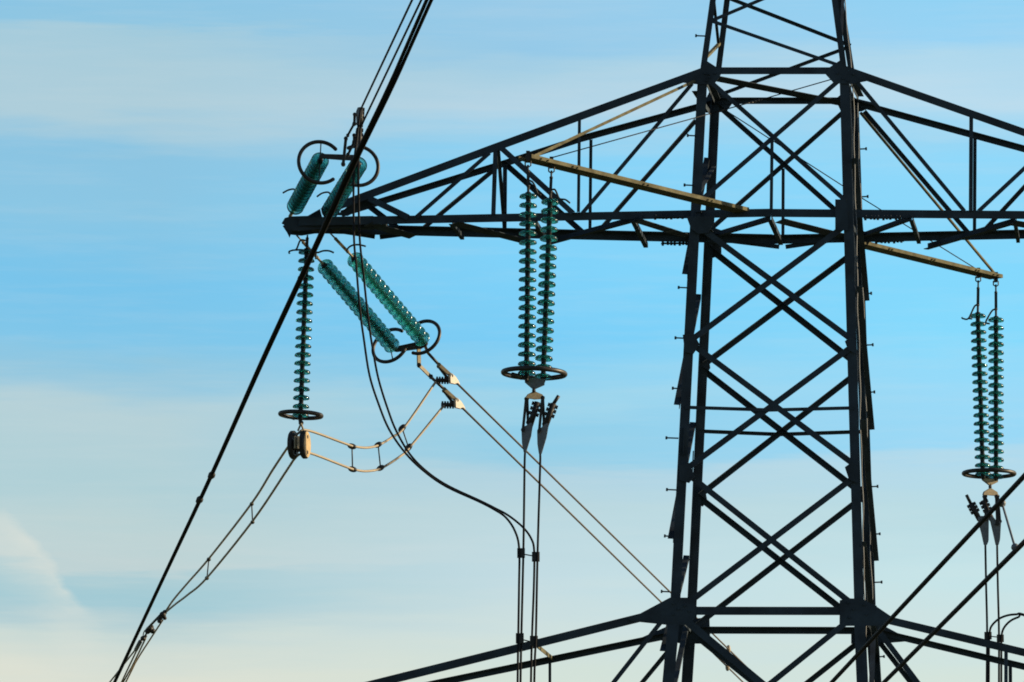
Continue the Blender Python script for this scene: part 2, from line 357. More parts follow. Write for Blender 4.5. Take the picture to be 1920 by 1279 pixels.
near(AP, (929, 280), (925, 402), .085, -1); far(AP, (947, 308), (946, 432), .085)
near(AP, (1086.5, 222), (1084.5, 398), .060, -1); far(AP, (1108, 262), (1106, 440), .062)
mem(AD, Nn(933, 281), Ff(945, 432), .06, LEFT)
near(AD, (1606, 153), (1808, 396), .078); far(AD, (1620, 209), (1816, 438), .078)
near(AP, (1821, 218), (1820, 396), .075, -1); far(AP, (1828, 258), (1827, 438), .062)
near(AD, (1930, 307), (1835, 396), .080); far(AD, (1930, 341), (1842, 436), .085)
# right arm beyond the frame, mirror of the left one
near(AC, (1930, 403.5), (2350, 416), .15); far(AC, (1930, 440), (2350, 429), .15); near(AC, (1930, 252), (2330, 398), .145); far(AC, (1930, 283), (2330, 404), .112)
near(AP, (1965, 266), (1965, 404), .08); far(AP, (1965, 294), (1965, 438), .08); near(AD, (1990, 280), (2150, 408), .08); far(AD, (1990, 305), (2150, 434), .08)
# plan bracing of the arm floor
PB = 'plan_brace'
for P, Q, w in ((Nn(1200, 406), Ff(1030, 452), .11), (Ff(1300, 441), Nn(1196, 408), .08), (Nn(852, 413), Ff(985, 447), .09), (Nn(1186, 408), Ff(1211, 458), .085), (Nn(845, 414), Ff(867, 443), .075), (Nn(1000, 408), Ff(1023, 446), .075),
                (Ff(1612, 441), Nn(1705, 407), .105), (Ff(1736, 460), Nn(1900, 412), .115), (Nn(1708, 406), Ff(1723, 450), .075), (Nn(1902, 406), Ff(1909, 448), .07), (Nn(1898, 412), Ff(2060, 440), .1),
                (Ff(1340, 438), Nn(1440, 408), .105), (Nn(1462, 408), Ff(1590, 440), .10), (Nn(1443, 405), Ff(1464, 452), .085), (Nn(720, 414), Ff(729, 434), .07), (Nn(690, 414), Ff(775, 438), .1)):
    if abs(w - .1) < .001 or w in (.08, .09): flat(P + DOWN * .06, Q + DOWN * .06, w * 2)
    else: mem(PB, P + DOWN * .06, Q + DOWN * .06, w, DOWN)
def gus(fn, pts, off=.0, th=.016, name='gusset_plate', bolts=()):
    bm = NB(); s = -1 if fn is Nn else 1
    P = [fn(*p) for p in pts]; yy = sum(p.y for p in P) / len(P) + s * (.03 + off)
    prism(bm, [U(a, b, yy) for a, b in pts], th)
    for a, b in bolts: lathe(bm, [(.022, -.035), (.022, .035)], frame(U(a, b, yy), Vector((0, 1, 0))), 6)
    return part(name, bm)
def cv(pts, ox, oy, s): return [(ox + x / s, oy + y / s) for x, y in pts]
gus(Nn, cv([(330, 590), (385, 520), (470, 575), (512, 590), (505, 655), (450, 725), (330, 725), (150, 705), (200, 660)], 1240, 0, 4.571), bolts=[(1322, 138), (1330, 146), (1340, 138), (1325, 152)])
gus(Nn, cv([(1410, 640), (1430, 585), (1540, 512), (1590, 570), (1650, 590), (1785, 690), (1640, 720), (1480, 715)], 1240, 0, 4.571), bolts=[(1570, 138), (1580, 148), (1600, 140), (1590, 152)])
gus(Ff, cv([(440, 730), (470, 730), (620, 870), (560, 955), (480, 965), (380, 962), (380, 850)], 1240, 0, 4.571))
gus(Ff, cv([(1490, 850), (1545, 805), (1690, 850), (1850, 888), (1720, 955), (1600, 960), (1535, 945)], 1240, 0, 4.571))
gus(Ff, cv([(260, 945), (320, 890), (330, 960)], 1240, 0, 4.571))
gus(Nn, [(1566, 374), (1586, 374), (1590, 392), (1590, 432), (1566, 432)], .02)
gus(Nn, cv([(215, 940), (440, 940), (445, 1010), (400, 1080), (320, 1090), (255, 1050)], 1240, 200, 4.567), .02)
gus(Ff, cv([(380, 1010), (515, 1060), (515, 1270), (430, 1300), (370, 1160)], 1240, 200, 4.567), .02)
gus(Ff, [(1596, 432), (1614, 432), (1640, 440), (1625, 462), (1598, 460)], .02)
for q in ([(1280, 628), (1300, 624), (1312, 646), (1300, 664), (1284, 660)], [(1584, 640), (1596, 630), (1606, 640), (1606, 664), (1590, 656)], [(1273, 872), (1292, 868), (1303, 893), (1292, 906), (1274, 900)], [(1584, 876), (1598, 866), (1610, 876), (1610, 906), (1592, 900)]):
    gus(Nn, q, .02)
for q in ([(1316, 672), (1327, 662), (1332, 690), (1325, 702), (1314, 700)], [(1308, 918), (1320, 905), (1326, 938), (1318, 950), (1306, 946)], [(1606, 676), (1618, 672), (1618, 706), (1606, 700)], [(1612, 912), (1624, 912), (1624, 946), (1612, 940)]):
    gus(Ff, q, .02)
# waist of the lower arm
gus(Nn, cv([(-90, 690), (0, 655), (215, 540), (370, 540), (410, 605), (405, 665), (365, 735), (200, 737), (0, 716), (-60, 712)], 1200, 980, 3.84), bolts=[(1262, 1132), (1272, 1142), (1262, 1152), (1284, 1136), (1292, 1146)])
gus(Ff, cv([(385, 692), (500, 680), (505, 832), (450, 872), (300, 872), (195, 850), (90, 848), (0, 868), (0, 832), (200, 745)], 1200, 980, 3.84))
gus(Nn, cv([(1438, 560), (1490, 545), (1600, 548), (1685, 592), (1830, 690), (1760, 742), (1436, 745)], 1200, 980, 3.84), bolts=[(1590, 1130), (1600, 1142), (1592, 1158), (1620, 1134), (1624, 1152)])
gus(Ff, cv([(1520, 755), (1750, 740), (1960, 850), (1890, 858), (1720, 872), (1520, 872)], 1200, 980, 3.84))
# splice plates with bolt rows under the chords
def splice(fn, a, b, dn, n):
    bm = NB(); P, Q = fn(*a), fn(*b); beam(bm, P + DOWN * .068, Q + DOWN * .068, (Q - P).normalized().cross(UP), UP, .12, .02)
    for i in range(n):
        s = (i + .5) / n + .02 * ((i * 5) % 3 - 1); p = P.lerp(Q, s); lathe(bm, [(.024, -.115 + .02 * ((i * 3) % 4) / 4), (.024, -.02)], frame(p, UP), 6)
    part('splice_plate', bm)
splice(Nn, (1226, 401), (1282, 400), 0, 8); splice(Ff, (1240, 450), (1292, 450), 0, 7); splice(Nn, (1620, 402), (1690, 402), 0, 9); splice(Ff, (1640, 447), (1695, 445), 0, 7)
for fn, x, s in ((Nn, 1283, -1), (Ff, 1624, 1), (Ff, 1300, -1)):
    bm = NB(); v0 = {1283: 802, 1624: 842, 1300: 846}[x]
    P, Q = fn(x, v0), fn(x - s * -2.3, v0 + 52); beam(bm, P, Q, BACK, RIGHT, .14, .02)
    for i in range(6):
        p = P.lerp(Q, (i + .5) / 6); lathe(bm, [(.024, -.02), (.024, .17)], frame(p, Vector((s, 0, 0))), 6)
    part('splice_plate', bm)
# short brace ends hanging under the far chords
for a, b in (((1372, 452), (1461, 463)), ((1556, 451), (1473, 463)), ((640, 434), (703, 444)), ((765, 438), (712, 445)), ((1330, 446), (1352, 462))):
    bm = NB(); P, Q = Ff(*a), Ff(*b); n_ = (Q - P).normalized(); beam(bm, P, Q, n_.cross(BACK), BACK, .085, .02); part('brace_end', bm)
# arm tip: box girder nose with plates for the insulator sets
bm = NB(); prism(bm, [U(a, b, YC - .42) for a, b in ((534, 409), (545, 406), (577, 405), (600, 392), (604, 407), (700, 405), (700, 428), (640, 427), (560, 433), (543, 432), (537, 424), (528, 419))], .025); part('arm_nose_plate', bm)
bm = NB(); prism(bm, [U(a, b, YC + .40) for a, b in ((540, 418), (610, 412), (700, 417), (745, 428), (745, 440), (705, 440), (640, 437), (590, 438), (565, 442), (545, 440), (543, 446), (538, 436), (530, 424))], .025); part('arm_nose_plate', bm)
bm = NB(); prism(bm, [U(a, b, YC - .40) for a, b in ((612, 402), (640, 398), (668, 372), (700, 372), (716, 380), (676, 392), (652, 405))], .02); part('gusset_plate', bm)
for x in (552, 590, 628, 664):
    bm = NB(); P, Q = U(x, 414, YC - .41), U(x + 2, 431, YC + .39); beam(bm, P, Q, (Q - P).normalized().cross(UP).normalized(), UP, .16, .10); part('nose_cross_beam', bm)
bm = NB(); P, Q = U(556, 424, YC - .02), U(700, 424, YC - .02); beam(bm, P, Q, BACK, UP, .70, .02); part('nose_floor_plate', bm)

# lower crossarm, most of it below the picture
near(AC, (1246, 1147), (716, 1279), .155); near(AC, (716, 1279), (330, 1376), .155); far(AC, (1262, 1190), (822, 1281), .125); far(AC, (822, 1281), (330, 1390), .125)
near(AC, (1640, 1157), (1930, 1226), .145); far(AC, (1650, 1186), (1930, 1253), .115); near(AC, (1930, 1226), (2560, 1376), .145); far(AC, (1930, 1253), (2560, 1390), .115)
near(AC, (1446, 1432), (330, 1380), .15); far(AC, (1446, 1462), (330, 1394), .15); near(AC, (1446, 1432), (2560, 1380), .15); far(AC, (1446, 1462), (2560, 1394), .15)
near(AD, (1242, 1163), (1060, 1395), .085); far(AD, (1252, 1222), (1075, 1436), .085); near(AD, (1648, 1184), (1810, 1400), .105); far(AD, (1650, 1206), (1830, 1438), .09)
far(AP, (1031, 1232), (1031, 1440), .055); mem(AD, Nn(1004, 1208), Ff(1033, 1232), .075, UP, 1, -1, OLIVE)
near(AP, (1886.5, 1214), (1886, 1400), .062); far(AP, (1894, 1243), (1895, 1440), .062)
near(AP, (740, 1272), (740, 1392), .06)
bm = NB(); prism(bm, [U(a, b, YC - 1.45) for a, b in ((756, 1260), (757, 1268), (764, 1266))], .05); part('gusset_plate', bm)
# lower body to the ground
def lb(k, s): a, b = feet[k]; return a.lerp(b, s)
ss = (0.005, .115, .40, .70, .985)
for i in range(4):
    for l, r, n in (('nl', 'nr', FRONT), ('fl', 'fr', BACK), ('nl', 'fl', LEFT), ('nr', 'fr', RIGHT)):
        s, s2 = ss[i], ss[i + 1]
        if i == 0:
            if n.y: mem(H, lb(l, s2), lb(r, s2), .12, n)
            else: mem('side_brace', lb(l, s2), lb(r, s), .09, n, 1, 1)
            continue
        mem(D, lb(l, s), lb(r, s2), .10, n); mem(D, lb(r, s), lb(l, s2), .10, n); mem(H, lb(l, s2), lb(r, s2), .09, n)
near(D, (1272, 1152), (1600, 1424), .14); far(D, (1310, 1196), (1640, 1462), .13); near(D, (1604, 1153), (1268, 1424), .11); far(D, (1628, 1190), (1300, 1450), .105)

# step bolts up two legs
SB = [(1304.5, 1324, 67, 0), (1289, 1305, 254, 0), (1283, 1302, 347, 0), (1272, 1290, 539, 0), (1266, 1284, 633.5, 0), (1261, 1277, 728, 0), (1249, 1272, 821, 0), (1250, 1268, 918, 0), (1246, 1262, 1005, 0), (1240, 1257, 1109, 0),
      (1624.5, 1608, 279, 1), (1627.5, 1609, 368.5, 1), (1634, 1620, 550, 1), (1637, 1620, 646.5, 1), (1640, 1626, 735, 1), (1646, 1630, 912, 1), (1650, 1636, 1001, 1), (1653.5, 1634, 1091.5, 1), (1658, 1644, 1231, 1)]
for a, b, v, f in SB:
    fn = Ff if f else Nn; bm = NB(); P, Q = fn(a, v), fn(b, v + .8); s = (Q - P).normalized()
    tube(bm, [P, Q], .014, 6); lathe(bm, [(.032, -.012), (.032, .022)], frame(P, s), 6); part('step_bolt', bm)
# earthing cables run loosely down the right-hand legs
for k, (fn, x0, x1, r, y0, y1) in enumerate(((Nn, 1592, 1618, .015, 158, 1279), (Nn, 1597, 1623, .011, 158, 1279), (Ff, 1603, 1634, .011, 200, 1279), (Nn, 1580, 1593, .011, -30, 128))):
    pts = [fn(x0 + (x1 - x0) * (v - y0) / (y1 - y0) + 1.5 * math.sin(v * .043 + k * 2) * math.sin(v * .017 + k), v) + Vector((.03, .12 if fn is Nn else -.35, 0)) for v in range(y0, y1 + 30, 22)]
    bm = NB(); tube(bm, catmull(pts, 3), r, 6); part('earth_cable', bm, ALUD, True, 'pale loose cable running down the right leg')

# olive hanger brackets that carry the jumper insulators
BY = 84.75
def bracket(P, Q, lab):
    d = (Q - P).normalized(); s = d.cross(UP).normalized()
    if s.x < 0: s = -s
    bm = NB()
    beam(bm, P + s * .10, Q + s * .10, s, UP, .018, .072); beam(bm, P - s * .19, Q - s * .19, s, UP, .018, .068)
    beam(bm, P - s * .06 + DOWN * .030, Q - s * .06 + DOWN * .030, s, UP, .29, .014)
    for q in (.18, .2, .48, .5, .8, .82, .93, .96): lathe(bm, [(.015, 0), (.015, .03)], frame(P.lerp(Q, q) + s * .11 + DOWN * .012, s), 6)
    o = part('hanger_bracket', bm, OLIVE, label=lab); return o, d, s
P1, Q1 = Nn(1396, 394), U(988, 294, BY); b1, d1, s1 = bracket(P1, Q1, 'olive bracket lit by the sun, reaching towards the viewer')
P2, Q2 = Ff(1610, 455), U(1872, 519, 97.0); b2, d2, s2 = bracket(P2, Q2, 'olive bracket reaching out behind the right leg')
def lug(p, o):
    bm = NB(); beam(bm, p + DOWN * .1, p + UP * .08, RIGHT, BACK, .07, .22); tube(bm, [p + Vector((-.05, 0, -.09)), p + Vector((-.05, 0, -.17)), p + Vector((0, 0, -.21)), p + Vector((.05, 0, -.17)), p + Vector((.05, 0, -.09))], .014, 6)
    build('lug', bm, FIT, o)
D1t, D2t = U(990, 293, BY), U(1034, 304, 85.35); E1t, E2t = U(1834, 511, 96.5), U(1867, 519, 96.95)
for p, o in ((D1t, b1), (D2t, b1), (E1t, b2), (E2t, b2)): lug(p, o)
def rod(name, P, Q, r, mat): bm = NB(); tube(bm, [P, Q], r, 8); return part(name, bm, mat, True)
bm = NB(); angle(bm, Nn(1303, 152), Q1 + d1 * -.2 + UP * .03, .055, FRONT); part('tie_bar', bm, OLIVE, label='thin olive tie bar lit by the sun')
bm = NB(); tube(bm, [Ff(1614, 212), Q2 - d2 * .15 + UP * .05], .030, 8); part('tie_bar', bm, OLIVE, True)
g1 = [D2t + UP * .08, U(1332, 213, 89.3), U(1430, 186, YC - .9), Nn(1562, 148)]
for P, Q in zip(g1, g1[1:]): rod('guy_cable', P, Q, .011, DARKC)
bm = NB()
for q, r in ((.35, .02), (.48, .032), (.6, .03), (.72, .03), (.86, .02)): blob(bm, g1[1].lerp(g1[2], .55 + q * .5), r, (g1[2] - g1[1]), 1.7)
part('turnbuckle', bm, FIT, True)
g2 = [Ff(1362, 208), U(1612, 369, YC + 1.9), E1t + UP * .05]
for P, Q in zip(g2, g2[1:]): rod('guy_cable', P, Q, .011, DARKC)

# ------------------------------------------------------------------ insulators
def disc_mesh():
    bm = NB()
    # bell: dome outside, ribbed underside; axis +z is towards the cap end of the string
    prof = [(.052, .030), (.092, .028), (.124, .020), (.146, .006), (.157, -.010), (.1615, -.026), (.160, -.038), (.152, -.043), (.143, -.032), (.130, -.018), (.122, -.034), (.113, -.034), (.107, -.014), (.094, -.010), (.087, -.030), (.078, -.030), (.073, -.010), (.050, -.004)]
    lathe(bm, prof + [prof[0]], Matrix.Identity(4), 32, False)
    return bm
bm = disc_mesh(); DISC = bpy.data.meshes.new('glass_disc'); bmesh.ops.remove_doubles(bm, verts=bm.verts[:], dist=1e-5); bmesh.ops.recalc_face_normals(bm, faces=bm.faces[:]); bm.to_mesh(DISC); bm.free()
DISC.materials.append(GLASS); DISC.polygons.foreach_set('use_smooth', [True] * len(DISC.polygons))
bm = NB(); lathe(bm, [(.030, -.128), (.030, -.112), (.044, -.108), (.048, -.060), (.050, -.018), (.0485, -.012), (.0485, .018), (.058, .022), (.058, .034), (.054, .050), (.042, .060), (.030, .066)], Matrix.Identity(4), 16)
CAPM = bpy.data.meshes.new('metal_cap'); bmesh.ops.recalc_face_normals(bm, faces=bm.faces[:]); bm.to_mesh(CAPM); bm.free()
CAPM.materials.append(CAP); CAPM.polygons.foreach_set('use_smooth', [True] * len(CAPM.polygons))
proto = {}
def string(P, Q, n, label, group, top, bottom, scale=1.0, horn=None):
    """n discs from P (cap end) to Q; links reach from `top` to the first disc and from the last to `bottom`"""
    r = root('insulator_string', top, label, 'insulator', group)
    ax = (P - Q).normalized(); step = (P - Q).length / (n - 1); sc = Matrix.Diagonal((scale, scale, step / .172, 1))
    for i in range(n):
        p = P.lerp(Q, i / (n - 1)) - top
        d = bpy.data.objects.new('glass_disc', DISC); C.objects.link(d); d.parent = r
        d.matrix_local = frame(p, ax) @ Matrix.Rotation(random.uniform(-.035, .035), 4, 'X') @ Matrix.Rotation(random.uniform(-.035, .035), 4, 'Y') @ sc @ Matrix.Rotation(i * 1.3, 4, 'Z')
        c = bpy.data.objects.new('metal_cap', CAPM); C.objects.link(c); c.parent = d
    bm = NB(); a = top; b = P + ax * .05
    m = (b - a).length; k = (b - a).normalized()
    tube(bm, [a, a + k * m * .3], .017, 8); beam(bm, a + k * m * .26, a + k * m * .74, k.cross(BACK).normalized(), k.cross(k.cross(BACK)).normalized(), .055, .055)
    blob(bm, a + k * m * .25, .034); blob(bm, a + k * m * .76, .036); tube(bm, [a + k * m * .74, b], .024, 8)
    build('link', bm, GOLD if 'tension' in group else FIT, r, False)
    bm = NB(); tube(bm, [Q - ax * .10, bottom], .024, 8); blob(bm, bottom, .04); build('ball_fitting', bm, FIT, r)
    if horn:
        for hp, Y in horn:
            bm = NB(); tube(bm, catmull([U(x, y, Y) for x, y in hp], 5), .018, 8); build('arcing_horn', bm, FIT, r, True)
    return r
GS, GT = 'jumper suspension insulator strings', 'tension insulator strings at the arm tip'
# left: hangs from the arm tip
string(U(575, 471.5, 91.6), U(563.6, 777, 91.6), 20, 'single green glass insulator string hanging down from the crossarm tip above the round weight', GS, U(576.5, 441, 91.6), U(563.2, 789, 91.6), 1.0,
       [([(573, 451), (563, 451), (556, 467), (548, 469.5), (542, 472), (543, 476)], 91.5), ([(554, 469), (562, 468.5), (570, 469)], 91.5)])
# tension pair running away from the viewer
CA, CB = (U(609, 499, 92.3), U(733, 646, 94.75)), (U(665, 486, 92.3), U(790, 634, 94.75))
string(CA[0], CA[1], 16, 'left of two slanting green insulator strings below the arm tip, ending at the lower ring', GT, U(556, 441, 91.9), U(741, 655, 94.95), 1.05, [([(592, 486), (593, 474), (597, 473.5), (606, 470.5), (617, 470.5), (626, 474)], 92.1)])
string(CB[0], CB[1], 16, 'right of two slanting green insulator strings below the arm tip, ending at the upper ring', GT, U(618, 436, 91.9), U(799, 644, 94.95), 1.05, [([(650, 472), (653, 465), (661, 460), (673, 459), (686, 462)], 92.1)])
# tension pair running towards the viewer
AA, AB = (U(553.5, 388, 91.1), U(599.5, 303, 88.3)), (U(618, 396, 91.1), U(671, 311, 88.3))
string(AA[0], AA[1], 16, 'left green insulator string above the arm tip, clear of the black cables', GT, U(541, 411, 91.5), U(602, 296, 88.1), 1.05, [([(557, 372), (553, 356), (542, 356), (530, 362)], 90.7)])
string(AB[0], AB[1], 16, 'green glass insulator string above the arm tip, crossed by the black twin cables', GT, U(606, 413, 91.5), U(668, 298, 88.1), 1.05, [([(623, 380), (618, 362), (605, 362), (594, 369)], 90.7)])
# jumper pairs under the brackets
string(U(990.5, 366.5, 84.75), U(987.5, 698, 84.75), 20, 'left string of the green insulator pair hanging left of the tower', GS, D1t + DOWN * .16, U(987.5, 712, 84.75), 1.0, [([(991, 338), (998, 341), (1003, 349), (1008, 363), (1014, 366)], 84.6)])
string(U(1031.5, 377.5, 85.2), U(1018.5, 705, 84.95), 20, 'right string of the green insulator pair hanging left of the tower', GS, D2t + DOWN * .16, U(1018, 716, 84.9), 1.0, [([(1033, 356), (1040, 355.5), (1044, 362), (1049, 372.5), (1060, 374.5), (1069, 381)], 85.1)])
string(U(1833.5, 591, 96.6), U(1843, 887, 96.6), 20, 'left string of the green insulator pair at the right edge', GS, E1t + DOWN * .16, U(1843, 896, 96.6), 1.0, [([(1834, 571), (1827, 575), (1816, 597), (1806, 597.5), (1803, 595)], 96.4), ([(1815, 597), (1823, 598)], 96.4)])
string(U(1867.5, 598.5, 96.95), U(1867.5, 892, 96.8), 20, 'right string of the green insulator pair at the right edge', GS, E2t + DOWN * .16, U(1866, 898, 96.75), 1.0, [([(1867, 580), (1860, 583), (1849, 602), (1850, 606), (1856, 607)], 96.7)])

# ------------------------------------------------------------------ yokes and grading rings
def arc_ring(bm, c, x, y, rx, ry, a0, a1, r, closed=False):
    k = 48; pts = []
    for i in range(k if closed else k + 1):
        a = R(a0 + (a1 - a0) * i / k); pts.append(c + x * math.cos(a) * rx + y * math.sin(a) * ry)
    tube(bm, pts, r, 10, closed)
    if not closed: blob(bm, pts[0], r * 1.02); blob(bm, pts[-1], r * 1.02)
YK = 'yokes joining the double insulator strings'
def closed_ring(parent, c, rr, r, spokes, tiltx=0):
    bm = NB(); x = Vector((math.cos(tiltx), 0, -math.sin(tiltx))); arc_ring(bm, c, x, BACK, rr, rr * 1.05, 0, 360, r, True)
    o = build('grading_ring', bm, RINGM, parent, True)
    for s in spokes:
        bm = NB(); tube(bm, [c + x * rr * s, c + Vector((s * .12, 0, -.09))], .018, 6); build('ring_bracket', bm, FIT, o, True)
yl = root('ring_holder', U(563.3, 782, 91.6), 'single dark grading ring at the foot of the vertical string above the cable weight', 'grading ring')
closed_ring(yl, U(564, 778, 91.6), .40, .042, (-1, 1), R(3))
bm = NB(); tube(bm, [U(563.3, 786, 91.6), U(564.3, 794, 91.6)], .028, 8); blob(bm, U(564.5, 793, 91.6), .05); build('clevis', bm, FIT, yl)
# centre pair
yc = root('yoke_plate', U(1003, 715, 84.85), 'grey triangular yoke under the insulator pair left of the tower, inside a round ring', 'yoke', YK)
bm = NB(); prism(bm, [U(a, b, 84.85) for a, b in ((984, 708), (1021, 711), (1021, 722), (1003, 730), (999, 730), (984, 717))], .05); build('upper_plate', bm, ALUD, yc)
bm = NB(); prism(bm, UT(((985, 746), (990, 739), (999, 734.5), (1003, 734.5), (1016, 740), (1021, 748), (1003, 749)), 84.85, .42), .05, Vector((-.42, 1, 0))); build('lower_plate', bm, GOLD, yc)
bm = NB(); tube(bm, [U(1001, 727, 84.85), U(1001, 739, 84.85)], .03, 8); blob(bm, U(1001, 733, 84.8), .035); build('pin', bm, FIT, yc)
closed_ring(yc, U(1001.5, 700, 84.85), .555, .044, (-1, 1), R(2))
bm = NB(); c_ = U(1001.5, 700, 84.85); tube(bm, [c_ + Vector((-.40, -.2, -.06)), c_ + Vector((-.22, -.1, -.09))], .05, 10); build('ring_clamp', bm, RINGM, yc, True)
# right pair
yr = root('yoke_plate', U(1856, 900, 96.7), 'sunlit yellowish yoke under the insulator pair at the right edge', 'yoke', YK)
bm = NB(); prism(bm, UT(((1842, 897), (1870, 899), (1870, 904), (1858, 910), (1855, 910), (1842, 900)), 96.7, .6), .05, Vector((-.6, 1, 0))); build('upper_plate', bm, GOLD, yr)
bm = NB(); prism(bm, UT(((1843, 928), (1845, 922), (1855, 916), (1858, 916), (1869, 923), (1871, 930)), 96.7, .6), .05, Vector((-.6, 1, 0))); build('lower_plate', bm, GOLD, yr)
bm = NB(); tube(bm, [U(1856.5, 907, 96.7), U(1856.5, 919, 96.7)], .028, 8); blob(bm, U(1856.5, 913, 96.65), .035); build('pin', bm, FIT, yr)
closed_ring(yr, U(1854.5, 888, 96.7), .515, .042, (-1, 1), R(1))
# lower tension pair
def cring(parent, c, ax, rr, a0, a1, r=.036, legs_=()):
    x = (RIGHT - ax * ax.x).normalized(); y = ax.cross(x)
    if y.z < 0: y = -y
    bm = NB(); arc_ring(bm, c, x, y, rr, rr, a0, a1, r); o = build('grading_ring', bm, RINGM, parent, True)
    for a in legs_:
        bm = NB(); tube(bm, [c, c + (x * math.cos(R(a)) + y * math.sin(R(a))) * rr], .012, 6); build('ring_bracket', bm, FIT, o, True)
axC = (CA[0] - CA[1]).normalized(); axA = (AA[0] - AA[1]).normalized()
yd = root('yoke_plate', U(770, 650, 95), 'brown yoke bar with two open rings under the two slanting strings', 'yoke', YK)
bm = NB(); prism(bm, [U(a, b, 95) for a, b in ((738, 651), (742, 650), (798, 638), (802, 640), (801, 648), (790, 654), (744, 660), (739, 659))], .06); build('bar', bm, RINGM, yd)
cring(yd, U(731.5, 648, 94.8), axC, .38, 48, 330, legs_=(280,)); cring(yd, U(792, 632.5, 94.8), axC, .38, -122, 118, legs_=(100, 290))
# upper tension pair
yu = root('yoke_plate', U(636, 296, 88), 'dark yoke bar with two open rings on the strings above the arm tip', 'yoke', YK)
bm = NB(); prism(bm, [U(a, b, 88.0) for a, b in ((599, 291), (603, 289), (668, 291), (672, 294), (671, 301), (640, 300), (603, 297), (599, 296))], .06); build('bar', bm, RINGM, yu)
cring(yu, U(600, 304.5, 88.25), axA, .405, 44, 308, legs_=(88, 268)); cring(yu, U(671, 311, 88.25), axA, .385, -104, 118, legs_=(85, 270))

# ------------------------------------------------------------------ wedge clamps
WC = 'wedge clamps that grip the cable ends'
def nuts(bm, P, Q, n, r, l):
    d = (Q - P).normalized(); s = d.cross(BACK).normalized()
    for i in range(n):
        p = P.lerp(Q, (i + .5) / n)
        tube(bm, [p - s * l, p + s * l], r * .5, 6); lathe(bm, [(r, -.018), (r, .018)], frame(p + s * l, s), 6); lathe(bm, [(r, -.018), (r, .018)], frame(p - s * l, s), 6)
def clamp(label, Y, body, straps, arm, nn, bmat, smat=FIT, nl=.075, armr=.055, tip=None, turn=0.0):
    r = root('wedge_clamp', U(*body[0], Y), label, 'cable clamp', WC)
    bm = NB(); prism(bm, UT(body, Y, turn), .085 if not turn else .05, Vector((-turn, 1, 0)))
    bmesh.ops.bevel(bm, geom=bm.edges[:], offset=.015, segments=2, affect='EDGES'); build('body', bm, bmat, r)
    for a, b, w, dy, sm in straps:
        bm = NB(); P, Q = U(*a, Y + dy), U(*b, Y + dy); d = (Q - P).normalized(); n_ = (Vector((-.9, 1, 0)) if sm is GOLD else BACK); a_ = d.cross(n_).normalized(); beam(bm, P, Q, a_, d.cross(a_).normalized(), w * (1.3 if sm is GOLD else 1), .03)
        lathe(bm, [(w * .7, -.035), (w * .7, .035)], frame(P, BACK), 8); lathe(bm, [(w * .75, -.04), (w * .75, .04)], frame(Q, BACK), 8)
        build('strap', bm, sm, r)
    bm = NB(); P, Q = U(*arm[0], Y + .03), U(*arm[1], Y + .03); tube(bm, [P, Q], armr, 8)
    if tip: tube(bm, [Q, U(*tip, Y + .03)], armr * .6, 8)
    build('clamp_keeper', bm, smat, r, True)
    bm = NB(); nuts(bm, P.lerp(Q, .42 if nn == 3 else .0), Q, nn, .034 if nn == 3 else .019, nl); build('clamp_bolt', bm, smat, r)
    return r
clamp('left wedge clamp below the yoke left of the tower, grey with black bolts', 84.9, [(977.5, 804), (985, 801), (995, 792), (999.5, 795), (996, 818), (986.5, 849), (982, 849), (978.5, 830)],
      [((986.5, 748), (980.5, 806), .05, -.05, FIT), ((988.5, 748), (990, 792), .05, .08, FIT)], ((993, 800), (1008, 754)), 3, ALUD)
clamp('right wedge clamp below the yoke left of the tower, its cable tail sticking up', 84.85, [(1007, 808), (1014, 803), (1025, 793), (1029, 797), (1025, 820), (1015.5, 852), (1010.5, 852), (1007.5, 832)],
      [((1017, 746), (1011, 808), .05, -.05, FIT), ((1018, 746), (1020, 795), .05, .08, FIT)], ((1022, 801), (1038, 757)), 3, ALUD, tip=(1047.5, 742))
clamp('left wedge clamp under the yoke at the right edge, its bolts leaning to the left', 96.7, [(1832, 971), (1839, 967), (1847, 970), (1854, 967), (1853.5, 1015), (1850, 1023), (1845, 1023), (1840, 1000)],
      [((1845, 931), (1849, 974), .05, -.05, FIT), ((1848, 931), (1852, 968), .05, .08, FIT)], ((1837, 975), (1820, 944)), 3, ALUD, tip=(1812, 928))
clamp('right wedge clamp under the yoke at the right edge, partly behind the left one', 96.75, [(1855, 971), (1861, 968), (1869, 980), (1877, 977), (1875, 1012), (1872, 1023), (1867, 1023), (1862, 1000)],
      [((1868, 931), (1870, 982), .055, -.05, FIT), ((1871, 931), (1875, 978), .05, .08, FIT)], ((1860, 975), (1843, 938)), 3, ALUD)
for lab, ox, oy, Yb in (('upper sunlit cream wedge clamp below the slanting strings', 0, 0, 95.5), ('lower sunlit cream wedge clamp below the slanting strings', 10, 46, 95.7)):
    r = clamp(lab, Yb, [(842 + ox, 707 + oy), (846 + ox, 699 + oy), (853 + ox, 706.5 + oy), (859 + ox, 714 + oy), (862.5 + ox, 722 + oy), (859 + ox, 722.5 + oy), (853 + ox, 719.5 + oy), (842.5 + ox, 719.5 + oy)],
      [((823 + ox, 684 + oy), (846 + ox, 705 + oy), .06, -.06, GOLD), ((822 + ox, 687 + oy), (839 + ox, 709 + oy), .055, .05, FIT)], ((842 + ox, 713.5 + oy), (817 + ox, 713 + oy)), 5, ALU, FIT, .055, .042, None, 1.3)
    bm = NB(); a, b = ((802.5, 662), (823, 684)) if not ox else ((809, 708), (834, 731)); tube(bm, [U(*a, Yb - .1), U(*b, Yb)], .030, 8); build('rod', bm, FIT, r, True)
